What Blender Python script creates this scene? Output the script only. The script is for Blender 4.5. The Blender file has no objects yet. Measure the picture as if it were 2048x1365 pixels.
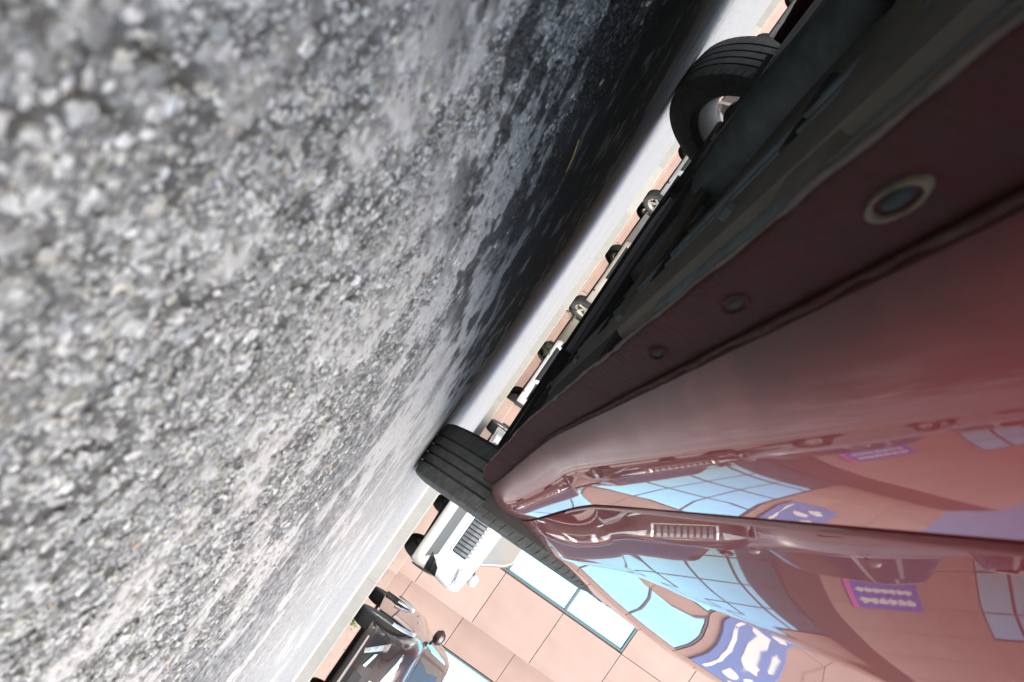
import bpy, math, random
import numpy as np
from mathutils import Vector, Matrix
rng = np.random.default_rng(7)
random.seed(7)
SC = bpy.context.scene
COL = SC.collection
R_ = math.radians

# ------------------------------------------------------------------ camera, sky, sun, exposure
CAM_H = 0.104
cam = bpy.data.cameras.new("camera")
cam.sensor_width = 36.0
cam.lens = 26.0
cam.clip_start = 0.01
cam.clip_end = 2000
cam.dof.use_dof = True
cam.dof.focus_distance = 2.6
cam.dof.aperture_fstop = 13.0
camo = bpy.data.objects.new("camera", cam)
COL.objects.link(camo)
p = R_(2.15)
Rv = Vector((1, 0, 0)); Uv = Vector((0, math.sin(p), math.cos(p))); Fv = Vector((0, math.cos(p), -math.sin(p)))
A = R_(55.3)                                   # the phone was turned well past the horizontal
cx = -math.cos(A) * Rv + math.sin(A) * Uv
cy = -math.sin(A) * Rv - math.cos(A) * Uv
m = Matrix.Identity(4)
for i in range(3):
    m[i][0] = cx[i]; m[i][1] = cy[i]; m[i][2] = -Fv[i]
m.translation = (0, 0, CAM_H)
camo.matrix_world = m
SC.camera = camo

SUN_AZ, SUN_EL = R_(-176), R_(57)              # azimuth clockwise from +Y
w = bpy.data.worlds.new("World"); SC.world = w; w.use_nodes = True
nt = w.node_tree
sky = nt.nodes.new("ShaderNodeTexSky"); sky.sky_type = 'NISHITA'; sky.sun_disc = False
sky.sun_elevation = SUN_EL; sky.sun_rotation = SUN_AZ
sky.air_density = 1.0; sky.dust_density = 4.0
bg = nt.nodes["Background"]; bg.inputs[1].default_value = 0.15
nt.links.new(sky.outputs[0], bg.inputs[0])
sl = bpy.data.lights.new("sun", 'SUN'); sl.energy = .5; sl.angle = R_(55); sl.color = (1, .97, .94)
so = bpy.data.objects.new("sun", sl); COL.objects.link(so)
sd = Vector((math.sin(SUN_AZ) * math.cos(SUN_EL), math.cos(SUN_AZ) * math.cos(SUN_EL), math.sin(SUN_EL)))
so.rotation_euler = sd.to_track_quat('Z', 'Y').to_euler()
SC.view_settings.view_transform = 'Standard'
SC.view_settings.look = 'None'
SC.view_settings.exposure = 1.56
SC.view_settings.use_white_balance = True           # the phone's balance for open shade
SC.view_settings.white_balance_temperature = 6700
SC.view_settings.white_balance_tint = 4
SC.view_settings.gamma = 1.0
SC.cycles.max_bounces = 8

# ------------------------------------------------------------------ materials
MAT = {}
def mat(name, col, rough=.6, metal=0.0, spec=.5, coat=0.0, noise=None, bump=None, coatrough=.03, emis=None):
    """noise=(scale, amount, second colour) ; bump=(scale, strength, distance)"""
    if name in MAT: return MAT[name]
    mt = bpy.data.materials.new(name); mt.use_nodes = True
    n = mt.node_tree.nodes; l = mt.node_tree.links
    b = n["Principled BSDF"]
    b.inputs["Base Color"].default_value = (*col, 1)
    b.inputs["Roughness"].default_value = rough
    b.inputs["Metallic"].default_value = metal
    b.inputs["Specular IOR Level"].default_value = spec
    b.inputs["Coat Weight"].default_value = coat
    b.inputs["Coat Roughness"].default_value = coatrough
    tc = n.new("ShaderNodeTexCoord")
    if noise:
        t = n.new("ShaderNodeTexNoise"); t.inputs["Scale"].default_value = noise[0]; t.inputs["Detail"].default_value = 6
        t.inputs["Roughness"].default_value = .65
        l.new(tc.outputs["Object"], t.inputs["Vector"])
        mp = n.new("ShaderNodeMapRange"); mp.inputs[1].default_value = .35; mp.inputs[2].default_value = .7
        mp.inputs[4].default_value = noise[1]
        l.new(t.outputs["Fac"], mp.inputs[0])
        mx = n.new("ShaderNodeMix"); mx.data_type = 'RGBA'
        mx.inputs[6].default_value = (*col, 1); mx.inputs[7].default_value = (*noise[2], 1)
        l.new(mp.outputs[0], mx.inputs[0]); l.new(mx.outputs[2], b.inputs["Base Color"])
        if coat == 0 and metal < .5:
            mr = n.new("ShaderNodeMapRange"); mr.inputs[3].default_value = rough; mr.inputs[4].default_value = min(1, rough + .2)
            l.new(t.outputs["Fac"], mr.inputs[0]); l.new(mr.outputs[0], b.inputs["Roughness"])
    if bump:
        t2 = n.new("ShaderNodeTexNoise"); t2.inputs["Scale"].default_value = bump[0]; t2.inputs["Detail"].default_value = bump[3] if len(bump) > 3 else 4
        l.new(tc.outputs["Object"], t2.inputs["Vector"])
        bp = n.new("ShaderNodeBump"); bp.inputs["Strength"].default_value = bump[1]; bp.inputs["Distance"].default_value = bump[2]
        l.new(t2.outputs["Fac"], bp.inputs["Height"]); l.new(bp.outputs[0], b.inputs["Normal"])
    MAT[name] = mt
    return mt

def asphalt():
    mt = bpy.data.materials.new("asphalt"); mt.use_nodes = True
    n = mt.node_tree.nodes; l = mt.node_tree.links; b = n["Principled BSDF"]
    tc = n.new("ShaderNodeTexCoord")
    v = n.new("ShaderNodeTexVoronoi"); v.inputs["Scale"].default_value = 150
    l.new(tc.outputs["Object"], v.inputs["Vector"])
    cr = n.new("ShaderNodeValToRGB")
    e = cr.color_ramp.elements
    e[0].position = 0; e[0].color = (.07, .072, .076, 1); e[1].position = 1; e[1].color = (.38, .385, .39, 1)
    x = e.new(.5); x.color = (.19, .193, .2, 1)
    sep = n.new("ShaderNodeSeparateColor"); l.new(v.outputs["Color"], sep.inputs[0]); l.new(sep.outputs[0], cr.inputs[0])
    # bare dark binder shows between the real stones close by
    atb = n.new("ShaderNodeAttribute"); atb.attribute_name = "binder"
    mxb = n.new("ShaderNodeMix"); mxb.data_type = 'RGBA'; mxb.inputs[7].default_value = (.10, .102, .105, 1)
    l.new(atb.outputs["Fac"], mxb.inputs[0]); l.new(cr.outputs[0], mxb.inputs[6])
    # pale dust film, from the mesh
    at = n.new("ShaderNodeAttribute"); at.attribute_name = "film"
    t = n.new("ShaderNodeTexNoise"); t.inputs["Scale"].default_value = 160; t.inputs["Detail"].default_value = 6; t.inputs["Roughness"].default_value = .7
    l.new(tc.outputs["Object"], t.inputs["Vector"])
    mp = n.new("ShaderNodeMapRange"); mp.inputs[1].default_value = .3; mp.inputs[2].default_value = .7; mp.inputs[3].default_value = -.25; mp.inputs[4].default_value = .25
    l.new(t.outputs["Fac"], mp.inputs[0])
    adf = n.new("ShaderNodeMath"); adf.use_clamp = True; l.new(at.outputs["Fac"], adf.inputs[0]); l.new(mp.outputs[0], adf.inputs[1])
    mx = n.new("ShaderNodeMix"); mx.data_type = 'RGBA'; mx.inputs[7].default_value = (.48, .475, .47, 1)
    l.new(adf.outputs[0], mx.inputs[0]); l.new(mxb.outputs[2], mx.inputs[6])
    # open dark pits of bare binder
    t2 = n.new("ShaderNodeTexNoise"); t2.inputs["Scale"].default_value = 70; t2.inputs["Detail"].default_value = 5; t2.inputs["Roughness"].default_value = .6
    l.new(tc.outputs["Object"], t2.inputs["Vector"])
    mp2 = n.new("ShaderNodeMapRange"); mp2.inputs[1].default_value = .60; mp2.inputs[2].default_value = .66; mp2.inputs[4].default_value = .6
    l.new(t2.outputs["Fac"], mp2.inputs[0])
    mx2 = n.new("ShaderNodeMix"); mx2.data_type = 'RGBA'; mx2.inputs[7].default_value = (.045, .047, .05, 1)
    l.new(mp2.outputs[0], mx2.inputs[0]); l.new(mx.outputs[2], mx2.inputs[6])
    # near-black ragged patches, denser further under the car, plus the pits
    at2 = n.new("ShaderNodeAttribute"); at2.attribute_name = "dark_mask"
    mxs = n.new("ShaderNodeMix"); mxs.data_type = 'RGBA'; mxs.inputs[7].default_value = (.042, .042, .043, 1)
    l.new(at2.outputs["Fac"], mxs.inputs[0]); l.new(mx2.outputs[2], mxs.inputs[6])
    # broad wear
    t3 = n.new("ShaderNodeTexNoise"); t3.inputs["Scale"].default_value = .9; t3.inputs["Detail"].default_value = 5
    l.new(tc.outputs["Object"], t3.inputs["Vector"])
    mp3 = n.new("ShaderNodeMapRange"); mp3.inputs[3].default_value = .85; mp3.inputs[4].default_value = 1.15
    l.new(t3.outputs["Fac"], mp3.inputs[0])
    ml = n.new("ShaderNodeVectorMath"); ml.operation = 'SCALE'
    l.new(mxs.outputs[2], ml.inputs[0]); l.new(mp3.outputs[0], ml.inputs[3])
    l.new(ml.outputs[0], b.inputs["Base Color"])
    b.inputs["Roughness"].default_value = .75
    bp = n.new("ShaderNodeBump"); bp.inputs["Strength"].default_value = .5; bp.inputs["Distance"].default_value = .002; bp.invert = True
    ad = n.new("ShaderNodeMath"); ad.operation = 'ADD'
    l.new(v.outputs["Distance"], ad.inputs[0]); l.new(mp2.outputs[0], ad.inputs[1])
    l.new(ad.outputs[0], bp.inputs["Height"]); l.new(bp.outputs[0], b.inputs["Normal"])
    return mt

def stone_mat():
    mt = bpy.data.materials.new("aggregate"); mt.use_nodes = True
    n = mt.node_tree.nodes; l = mt.node_tree.links; b = n["Principled BSDF"]
    at = n.new("ShaderNodeAttribute"); at.attribute_name = "stone"
    tc = n.new("ShaderNodeTexCoord")
    t = n.new("ShaderNodeTexNoise"); t.inputs["Scale"].default_value = 420; t.inputs["Detail"].default_value = 5
    l.new(tc.outputs["Object"], t.inputs["Vector"])
    mp = n.new("ShaderNodeMapRange"); mp.inputs[1].default_value = .3; mp.inputs[2].default_value = .7; mp.inputs[3].default_value = .6; mp.inputs[4].default_value = 1.25
    l.new(t.outputs["Fac"], mp.inputs[0])
    ml = n.new("ShaderNodeVectorMath"); ml.operation = 'SCALE'
    l.new(at.outputs["Color"], ml.inputs[0]); l.new(mp.outputs[0], ml.inputs[3])
    l.new(ml.outputs[0], b.inputs["Base Color"]); b.inputs["Roughness"].default_value = .6
    bp = n.new("ShaderNodeBump"); bp.inputs["Strength"].default_value = .5; bp.inputs["Distance"].default_value = .001
    l.new(t.outputs["Fac"], bp.inputs["Height"]); l.new(bp.outputs[0], b.inputs["Normal"])
    return mt

M_ASPH = asphalt(); M_STONE = stone_mat()
M_KERB = mat("kerb_concrete", (.30, .295, .29), .8, noise=(9, .5, (.24, .235, .23)), bump=(60, .3, .004))
M_GUT = mat("gutter_concrete", (.52, .49, .43), .8, noise=(7, .5, (.42, .40, .35)))
M_KERB2 = mat("kerb_pale", (.36, .345, .31), .8, noise=(9, .5, (.30, .285, .26)))
M_PAVE = mat("pavement_slab", (.36, .35, .34), .85, noise=(3, .6, (.28, .27, .26)))
M_WALL = mat("pink_stone", (.46, .325, .285), .55, noise=(1.3, .55, (.41, .285, .245)), bump=(40, .15, .003))
def weather(mt, lo, hi):
    n = mt.node_tree.nodes; l = mt.node_tree.links; b = n["Principled BSDF"]
    src = b.inputs["Base Color"].links[0].from_socket
    oi = n.new("ShaderNodeObjectInfo"); mp = n.new("ShaderNodeMapRange"); mp.inputs[3].default_value = lo; mp.inputs[4].default_value = hi
    l.new(oi.outputs["Random"], mp.inputs[0])
    tc = n.new("ShaderNodeTexCoord"); mpg = n.new("ShaderNodeMapping"); mpg.inputs["Scale"].default_value = (1.6, 1.6, 1.0)
    l.new(tc.outputs["Object"], mpg.inputs[0]); t = n.new("ShaderNodeTexNoise"); t.inputs["Scale"].default_value = 1.6; t.inputs["Detail"].default_value = 8
    l.new(mpg.outputs[0], t.inputs["Vector"])
    m2 = n.new("ShaderNodeMapRange"); m2.inputs[1].default_value = .35; m2.inputs[2].default_value = .7; m2.inputs[3].default_value = 1.02; m2.inputs[4].default_value = .93
    l.new(t.outputs["Fac"], m2.inputs[0])
    mm = n.new("ShaderNodeMath"); mm.operation = 'MULTIPLY'; l.new(mp.outputs[0], mm.inputs[0]); l.new(m2.outputs[0], mm.inputs[1])
    sc = n.new("ShaderNodeVectorMath"); sc.operation = 'SCALE'; l.new(src, sc.inputs[0]); l.new(mm.outputs[0], sc.inputs[3])
    l.new(sc.outputs[0], b.inputs["Base Color"])
weather(M_WALL, .93, 1.03); weather(M_KERB, .85, 1.1); weather(M_KERB2, .85, 1.1)
M_JOINT = mat("joint_mortar", (.27, .19, .16), .9)
M_PLINTH = mat("plinth_stone", (.46, .345, .30), .7, noise=(4, .6, (.36, .26, .22)))
M_WFRAME = mat("window_frame", (.13, .17, .18), .4, metal=.5)
M_WGLASS = mat("coated_glass", (.44, .79, .97), .04, metal=.92, bump=(.6, .12, .03))
M_RED = mat("red_paint", (.20, .004, .008), .5, metal=.08, spec=.2, coat=1.0, noise=(1500, .35, (.225, .007, .011)), coatrough=.015, bump=(4, .07, .01, 0))
def road_film_shade(mt):                               # dust film dulls the lowest clear coat; painted-in shade and grime darken the colour
    n = mt.node_tree.nodes; l = mt.node_tree.links; b = n["Principled BSDF"]
    tc = n.new("ShaderNodeTexCoord"); sp = n.new("ShaderNodeSeparateXYZ"); l.new(tc.outputs["Object"], sp.inputs[0])
    t = n.new("ShaderNodeTexNoise"); t.inputs["Scale"].default_value = 30; l.new(tc.outputs["Object"], t.inputs["Vector"])
    m1 = n.new("ShaderNodeMath"); m1.operation = 'MULTIPLY_ADD'; m1.inputs[1].default_value = .010; l.new(t.outputs["Fac"], m1.inputs[0]); l.new(sp.outputs[2], m1.inputs[2])
    mp = n.new("ShaderNodeMapRange"); mp.interpolation_type = 'SMOOTHSTEP'
    for k, v in ((1, .208), (2, .236), (3, .26), (4, .015)): mp.inputs[k].default_value = v
    l.new(m1.outputs[0], mp.inputs[0]); l.new(mp.outputs[0], b.inputs["Coat Roughness"])
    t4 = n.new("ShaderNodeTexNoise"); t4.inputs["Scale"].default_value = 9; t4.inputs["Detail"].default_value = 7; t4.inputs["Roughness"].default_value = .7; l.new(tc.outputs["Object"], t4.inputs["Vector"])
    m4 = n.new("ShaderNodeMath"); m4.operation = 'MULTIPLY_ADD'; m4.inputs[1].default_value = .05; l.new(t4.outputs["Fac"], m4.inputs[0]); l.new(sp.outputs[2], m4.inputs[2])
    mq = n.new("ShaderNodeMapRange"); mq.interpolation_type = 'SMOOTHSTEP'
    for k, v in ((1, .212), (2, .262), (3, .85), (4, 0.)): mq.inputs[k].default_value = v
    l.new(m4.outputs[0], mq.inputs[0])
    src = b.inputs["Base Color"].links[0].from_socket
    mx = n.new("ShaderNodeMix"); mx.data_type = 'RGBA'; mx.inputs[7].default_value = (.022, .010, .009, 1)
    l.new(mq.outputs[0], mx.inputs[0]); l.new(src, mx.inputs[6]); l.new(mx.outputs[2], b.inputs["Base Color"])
    mw = n.new("ShaderNodeMapRange")
    for k, v in ((1, 0.), (2, .85), (3, 1.), (4, .35)): mw.inputs[k].default_value = v
    l.new(mq.outputs[0], mw.inputs[0]); l.new(mw.outputs[0], b.inputs["Coat Weight"])
road_film_shade(M_RED)
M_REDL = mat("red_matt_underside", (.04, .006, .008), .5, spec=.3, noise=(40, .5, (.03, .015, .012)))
M_REDU = mat("underseal_red", (.03, .006, .007), .75, spec=.15, noise=(38, .8, (.04, .03, .016)), bump=(90, .5, .003))
M_FLANGE = mat("flange_dirty_red", (.030, .005, .006), .7, spec=.15, noise=(55, .9, (.024, .011, .008)), bump=(120, .6, .003))
M_SEAL = mat("sealant_dust", (.05, .034, .022), .9, noise=(45, .8, (.02, .018, .014)), bump=(150, .7, .003))
M_UND = mat("underbody_grey", (.22, .20, .155), .75, noise=(14, .8, (.15, .14, .115)), bump=(30, .4, .005))
M_UNDD = mat("underbody_black", (.035, .035, .036), .7, noise=(20, .6, (.065, .06, .052)))
M_PIPE = mat("dull_steel", (.20, .25, .26), .6, metal=.2, noise=(25, .7, (.12, .12, .11)))
M_RUB = mat("rubber_seal", (.008, .008, .01), .6)
M_TYRE = mat("tyre_rubber", (.05, .052, .052), .75, noise=(45, .9, (.105, .105, .10)), bump=(200, .35, .002))
M_TYRED = mat("tyre_dusty", (.06, .06, .058), .85, noise=(20, .7, (.11, .11, .105)))
M_RIM = mat("rim_alloy", (.62, .57, .50), .45, metal=.35, noise=(18, .5, (.35, .30, .25)))
M_HUB = mat("hub_black", (.012, .012, .013), .5, noise=(40, .6, (.05, .035, .03)))
M_GROM = mat("plug_rim", (.085, .058, .026), .7, noise=(120, 1.0, (.03, .028, .02)))
M_GROM2 = mat("plug_rim_dull", (.05, .04, .02), .8, noise=(120, 1.0, (.018, .012, .01)))
M_PLUG = mat("plug_grey", (.012, .014, .014), .8, spec=.2, noise=(90, .7, (.035, .035, .03)))
M_CHROME = mat("chrome", (.8, .8, .8), .12, metal=1.0)
M_DGLASS = mat("car_glass", (.03, .04, .045), .05, spec=.9, coat=1.0)
M_LAMP = mat("lamp_lens", (.62, .66, .68), .12, spec=.8, coat=1.0, noise=(30, .7, (.25, .27, .28)))
M_DLAMP = mat("lamp_smoked", (.20, .22, .23), .12, spec=.8, coat=1.0, noise=(25, .8, (.06, .065, .07)))
M_GREYP = mat("grey_plastic", (.12, .13, .14), .5)
M_BLACK = mat("black_trim", (.012, .012, .014), .5)
M_SLAT = mat("slat_silver", (.15, .16, .17), .35, metal=.9)
M_LEAF = mat("leaf", (.022, .028, .012), .7, noise=(8, .7, (.04, .045, .02)))
M_STEM = mat("stem", (.06, .045, .03), .8)
M_TAN = mat("dry_twig", (.42, .30, .12), .8)
M_BLUE = mat("banner_blue", (.09, .16, .62), .5, noise=(.6, .5, (.22, .17, .52)))
M_BLUE2 = mat("sign_blue", (.13, .24, .52), .4)
M_PINK = mat("banner_pink", (.80, .20, .55), .5)
M_WHITE = mat("banner_white", (.82, .82, .80), .5)
M_REFLECT = mat("reflector_red", (.75, .02, .03), .2, coat=1.0)

def paint(name, c, metal=.2):
    return mat("paint_" + name, c, .35, metal=metal, coat=1.0, bump=(3, .05, .01))

# ------------------------------------------------------------------ mesh helpers
class MB:
    def __init__(s): s.v = []; s.f = []
    def add(s, V, F):
        o = len(s.v); s.v += [tuple(map(float, q)) for q in V]; s.f += [tuple(i + o for i in f) for f in F]; return s
    def box(s, a, b, rot=None, piv=None):
        (x0, y0, z0), (x1, y1, z1) = a, b
        V = [(x0,y0,z0),(x1,y0,z0),(x1,y1,z0),(x0,y1,z0),(x0,y0,z1),(x1,y0,z1),(x1,y1,z1),(x0,y1,z1)]
        if rot is not None:
            pv = Vector(piv or ((x0+x1)/2, (y0+y1)/2, (z0+z1)/2)); mm = rot
            V = [tuple(mm @ (Vector(q) - pv) + pv) for q in V]
        return s.add(V, [(0,3,2,1),(4,5,6,7),(0,1,5,4),(1,2,6,5),(2,3,7,6),(3,0,4,7)])
    def bbox(s, a, b, r):                       # box with chamfered edges (octagonal in each section)
        a = Vector(a); b = Vector(b); c = (a + b) / 2; h = (b - a) / 2
        r = min(r, h.x * .95, h.y * .95, h.z * .95)
        V = []; idx = {}
        for sx in (-1, 1):
            for sy in (-1, 1):
                for sz in (-1, 1):
                    for k in range(3):
                        q = Vector((h.x - r, h.y - r, h.z - r)); q[k] += r
                        idx[(sx, sy, sz, k)] = len(V)
                        V.append((c.x + sx*q.x, c.y + sy*q.y, c.z + sz*q.z))
        F = []
        for k in range(3):
            o = [i for i in range(3) if i != k]
            for sg in (-1, 1):
                pts = []
                for (p1, p2) in ((-1,-1),(1,-1),(1,1),(-1,1)):
                    t = [0,0,0]; t[k] = sg; t[o[0]] = p1; t[o[1]] = p2
                    pts.append(idx[(*t, k)])
                F.append(tuple(pts))
        for k in range(3):                      # edges
            o = [i for i in range(3) if i != k]
            for p1 in (-1, 1):
                for p2 in (-1, 1):
                    q = []
                    for (e, kk) in ((-1, o[0]), (1, o[0]), (1, o[1]), (-1, o[1])):
                        t = [0,0,0]; t[k] = e; t[o[0]] = p1; t[o[1]] = p2
                        q.append(idx[(*t, kk)])
                    F.append(tuple(q))
        for sx in (-1, 1):
            for sy in (-1, 1):
                for sz in (-1, 1): F.append(tuple(idx[(sx, sy, sz, k)] for k in range(3)))
        return s.add(V, F)
    def tube(s, pts, r, n=10, cap=True):
        pts = [Vector(q) for q in pts]; V = []; F = []
        rs = r if isinstance(r, (list, tuple)) else [r] * len(pts)
        for i, q in enumerate(pts):
            d = (pts[min(i+1, len(pts)-1)] - pts[max(i-1, 0)]).normalized()
            u = d.orthogonal().normalized() if abs(d.z) > .9 else d.cross(Vector((0,0,1))).normalized()
            vv = d.cross(u)
            for k in range(n):
                a = 2*math.pi*k/n; V.append(q + rs[i]*(math.cos(a)*u + math.sin(a)*vv))
        for i in range(len(pts)-1):
            for k in range(n):
                F.append((i*n+k, i*n+(k+1)%n, (i+1)*n+(k+1)%n, (i+1)*n+k))
        if cap: F += [tuple(range(n))[::-1], tuple(range((len(pts)-1)*n, len(pts)*n))]
        return s.add(V, F)
    def grid(s, P):                             # P[i][j] points
        P = np.asarray(P); a, b = P.shape[:2]
        F = [(i*b+j, i*b+j+1, (i+1)*b+j+1, (i+1)*b+j) for i in range(a-1) for j in range(b-1)]
        return s.add(P.reshape(-1, 3), F)
    def build(s, name, material, parent=None, smooth=False, recalc=True, ang=None):
        me = bpy.data.meshes.new(name); me.from_pydata(s.v, [], s.f)
        if recalc:
            import bmesh
            bm = bmesh.new(); bm.from_mesh(me); bmesh.ops.recalc_face_normals(bm, faces=bm.faces); bm.to_mesh(me); bm.free()
        me.materials.append(material)
        if smooth: me.polygons.foreach_set("use_smooth", [True] * len(me.polygons))
        if smooth and ang: 
            try: me.set_sharp_from_angle(angle=R_(ang))
            except Exception: pass
        o = bpy.data.objects.new(name, me); COL.objects.link(o)
        if parent: o.parent = parent
        return o

def tag(o, label=None, cat=None, group=None, kind=None):
    if label: o["label"] = label
    if cat: o["category"] = cat
    if group: o["group"] = group
    if kind: o["kind"] = kind
    return o
def empty(name, loc, rz=0, ry=0):
    o = bpy.data.objects.new(name, None); o.empty_display_size = .2; COL.objects.link(o)
    o.location = loc; o.rotation_euler = (0, ry, rz); return o
def copy_tree(o, parent=None):
    c = o.copy(); COL.objects.link(c); c.parent = parent
    for ch in list(o.children): copy_tree(ch, c)
    return c
def lathe(profile, n, a0=0, a1=2*math.pi, closed=True):
    """profile of (x along axle, radius); axis = X"""
    V = []; F = []; k = len(profile)
    cols = n if closed else n + 1
    for i in range(cols):
        a = a0 + (a1 - a0) * i / n
        for (x, r) in profile: V.append((x, r*math.cos(a), r*math.sin(a)))
    for i in range(n):
        j = (i + 1) % cols
        for q in range(k - 1): F.append((i*k+q, i*k+q+1, j*k+q+1, j*k+q))
    return V, F

# value noise, vectorised
def vnoise(x, y, seed=0):
    xi = np.floor(x).astype(np.int64); yi = np.floor(y).astype(np.int64)
    fx = x - xi; fy = y - yi; fx = fx*fx*(3-2*fx); fy = fy*fy*(3-2*fy)
    def h(a, b):
        n = (a * 374761393 + b * 668265263 + seed * 974711) & 0x7fffffff
        n = ((n ^ (n >> 13)) * 1274126177) & 0x7fffffff
        return ((n ^ (n >> 16)) & 0xffff) / 65535.0
    return (h(xi, yi)*(1-fx)*(1-fy) + h(xi+1, yi)*fx*(1-fy) + h(xi, yi+1)*(1-fx)*fy + h(xi+1, yi+1)*fx*fy)
def sstep(t): t = np.clip(t, 0, 1); return t*t*(3-2*t)

# ------------------------------------------------------------------ ground
TH = R_(12.4)                                   # the red car's heading, right of the camera's
def crossfall(x, y):
    xc = x*math.cos(TH) - y*math.sin(TH)        # distance to the right of the camera, along the car's axle
    return -0.012 * np.clip(-(xc + .10), 0, 1.9)
def darkf(x, y):  # mask of dark streaky patches, growing denser further under the car
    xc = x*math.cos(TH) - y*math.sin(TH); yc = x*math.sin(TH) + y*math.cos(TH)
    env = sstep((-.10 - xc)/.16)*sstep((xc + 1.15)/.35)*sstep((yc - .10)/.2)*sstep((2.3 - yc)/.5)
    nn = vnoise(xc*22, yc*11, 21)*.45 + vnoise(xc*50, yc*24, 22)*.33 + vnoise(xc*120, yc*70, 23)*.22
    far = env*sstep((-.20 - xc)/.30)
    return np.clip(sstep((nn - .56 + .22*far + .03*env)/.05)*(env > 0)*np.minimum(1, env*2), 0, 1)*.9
def filmf(x, y):                                  # where pale dust has filled the open texture
    xc = x*math.cos(TH) - y*math.sin(TH)
    band = np.exp(-((xc + .17)/.13)**2)*.23*sstep((y - .10)/.22) + .05*sstep((y - .6)/.5)
    return sstep((vnoise(x*13, y*13, 8)*.5 + vnoise(x*31, y*31, 9)*.3 + vnoise(x*75, y*75, 10)*.2 + band - .58) / .13)
def micro(x, y):
    b = vnoise(x*60, y*60, 1)*.4 + vnoise(x*130, y*130, 2)*.35 + vnoise(x*260, y*260, 3)*.25
    pit = sstep((vnoise(x*120, y*120, 5)*.6 + vnoise(x*260, y*260, 6)*.4 - .60) / .10)
    film = filmf(x, y)
    return (b - .5)*.0030*(1 - .6*film) - pit*.0022 + film*.0004

def sheet(x0, x1, y0, y1, step, fade, hole=None):
    xs = np.linspace(x0, x1, int(round((x1-x0)/step))+1); ys = np.linspace(y0, y1, int(round((y1-y0)/step))+1)
    X, Y = np.meshgrid(xs, ys)
    Z = crossfall(X, Y)
    if fade:
        e = np.minimum.reduce([X-x0, x1-X, Y-y0, y1-Y]); e = sstep(e/.05)
        if hole: 
            d = np.maximum(np.maximum(hole[0]-X, X-hole[1]), np.maximum(hole[2]-Y, Y-hole[3])); e = e*sstep(d/.05)
        Z = Z + micro(X, Y)*e*(1 - .85*sstep((Y-.65)/.9))
    a, b = X.shape
    idx = np.arange(a*b).reshape(a, b)
    F = np.stack([idx[:-1,:-1], idx[:-1,1:], idx[1:,1:], idx[1:,:-1]], -1).reshape(-1, 4)
    if hole:
        cxs = (X[:-1,:-1]+X[1:,1:]).ravel()/2; cys = (Y[:-1,:-1]+Y[1:,1:]).ravel()/2
        k = ~((cxs > hole[0]) & (cxs < hole[1]) & (cys > hole[2]) & (cys < hole[3])); F = F[k]
    return np.stack([X.ravel(), Y.ravel(), Z.ravel()], -1), F
def np_mesh(name, V, F, material, smooth=True):
    me = bpy.data.meshes.new(name); k = F.shape[1]
    me.vertices.add(len(V)); me.vertices.foreach_set("co", V.astype(np.float32).ravel())
    me.loops.add(F.size); me.loops.foreach_set("vertex_index", F.astype(np.int32).ravel())
    me.polygons.add(len(F)); me.polygons.foreach_set("loop_start", np.arange(0, F.size, k, dtype=np.int32))
    me.polygons.foreach_set("use_smooth", np.full(len(F), smooth))
    me.update(calc_edges=True); me.validate(); me.materials.append(material)
    o = bpy.data.objects.new(name, me); COL.objects.link(o); return o
parts = [sheet(-.45, .55, 0, .80, .0022, True),
         sheet(-2.1, 1.65, 0, 2.7, .0075, True, hole=(-.45, .55, 0, .80)),
         sheet(-60.0, 60.0, -40.0, 80.0, 1.0, False)]
# the coarse sheet is cut so that it meets the fine ones
def coarse():
    xs = sorted(set(list(np.arange(-60, 61, 4.0)) + list(np.arange(-6, 6.1, .3)) + [-2.1, 1.65]))
    ys = sorted(set(list(np.arange(-40, 81, 4.0)) + list(np.arange(-3, 9, .3)) + [0, 2.7]))
    X, Y = np.meshgrid(np.array(xs), np.array(ys)); Z = crossfall(X, Y)
    a, b = X.shape; idx = np.arange(a*b).reshape(a, b)
    F = np.stack([idx[:-1,:-1], idx[:-1,1:], idx[1:,1:], idx[1:,:-1]], -1).reshape(-1, 4)
    mx = (X[:-1,:-1]+X[1:,1:]).ravel()/2; my = (Y[:-1,:-1]+Y[1:,1:]).ravel()/2
    F = F[~((mx > -2.1) & (mx < 1.65) & (my > 0) & (my < 2.7))]
    return np.stack([X.ravel(), Y.ravel(), Z.ravel()], -1), F
parts[2] = coarse()
V = []; F = []; o_ = 0
for v, f in parts:
    V.append(v); F.append(f + o_); o_ += len(v)
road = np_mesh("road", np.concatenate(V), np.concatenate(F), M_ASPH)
RVX = np.concatenate(V)
def addattr(ob, nm, val):
    at_ = ob.data.attributes.new(nm, 'FLOAT', 'POINT'); at_.data.foreach_set("value", np.asarray(val, np.float32))
_near = (np.abs(RVX[:, 0]) < 2.2) & (RVX[:, 1] >= 0) & (RVX[:, 1] <= 2.7)
addattr(road, "film", np.where(_near, np.maximum(filmf(RVX[:, 0], RVX[:, 1]), .5*sstep((RVX[:, 1] - .8)/.8)), .4))
addattr(road, "binder", np.where(_near, .85*(1 - sstep((RVX[:, 1] - .45)/.5)), 0))
_pit = sstep((vnoise(RVX[:, 0]*120, RVX[:, 1]*120, 5)*.6 + vnoise(RVX[:, 0]*260, RVX[:, 1]*260, 6)*.4 - .585)/.05)
addattr(road, "dark_mask", np.where(_near, np.maximum(darkf(RVX[:, 0], RVX[:, 1]), .55*_pit*(1 - sstep((RVX[:, 1] - .6)/.7))), 0))
tag(road, "worn pale grey asphalt with open stone surface and darker pits", kind="structure")
under = MB().grid([[(-2.3, -.2, -.06), (1.85, -.2, -.06)], [(-2.3, 2.9, -.06), (1.85, 2.9, -.06)]]).build("road_base", M_BLACK)
tag(under, "dark road base under the asphalt", kind="structure")

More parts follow.
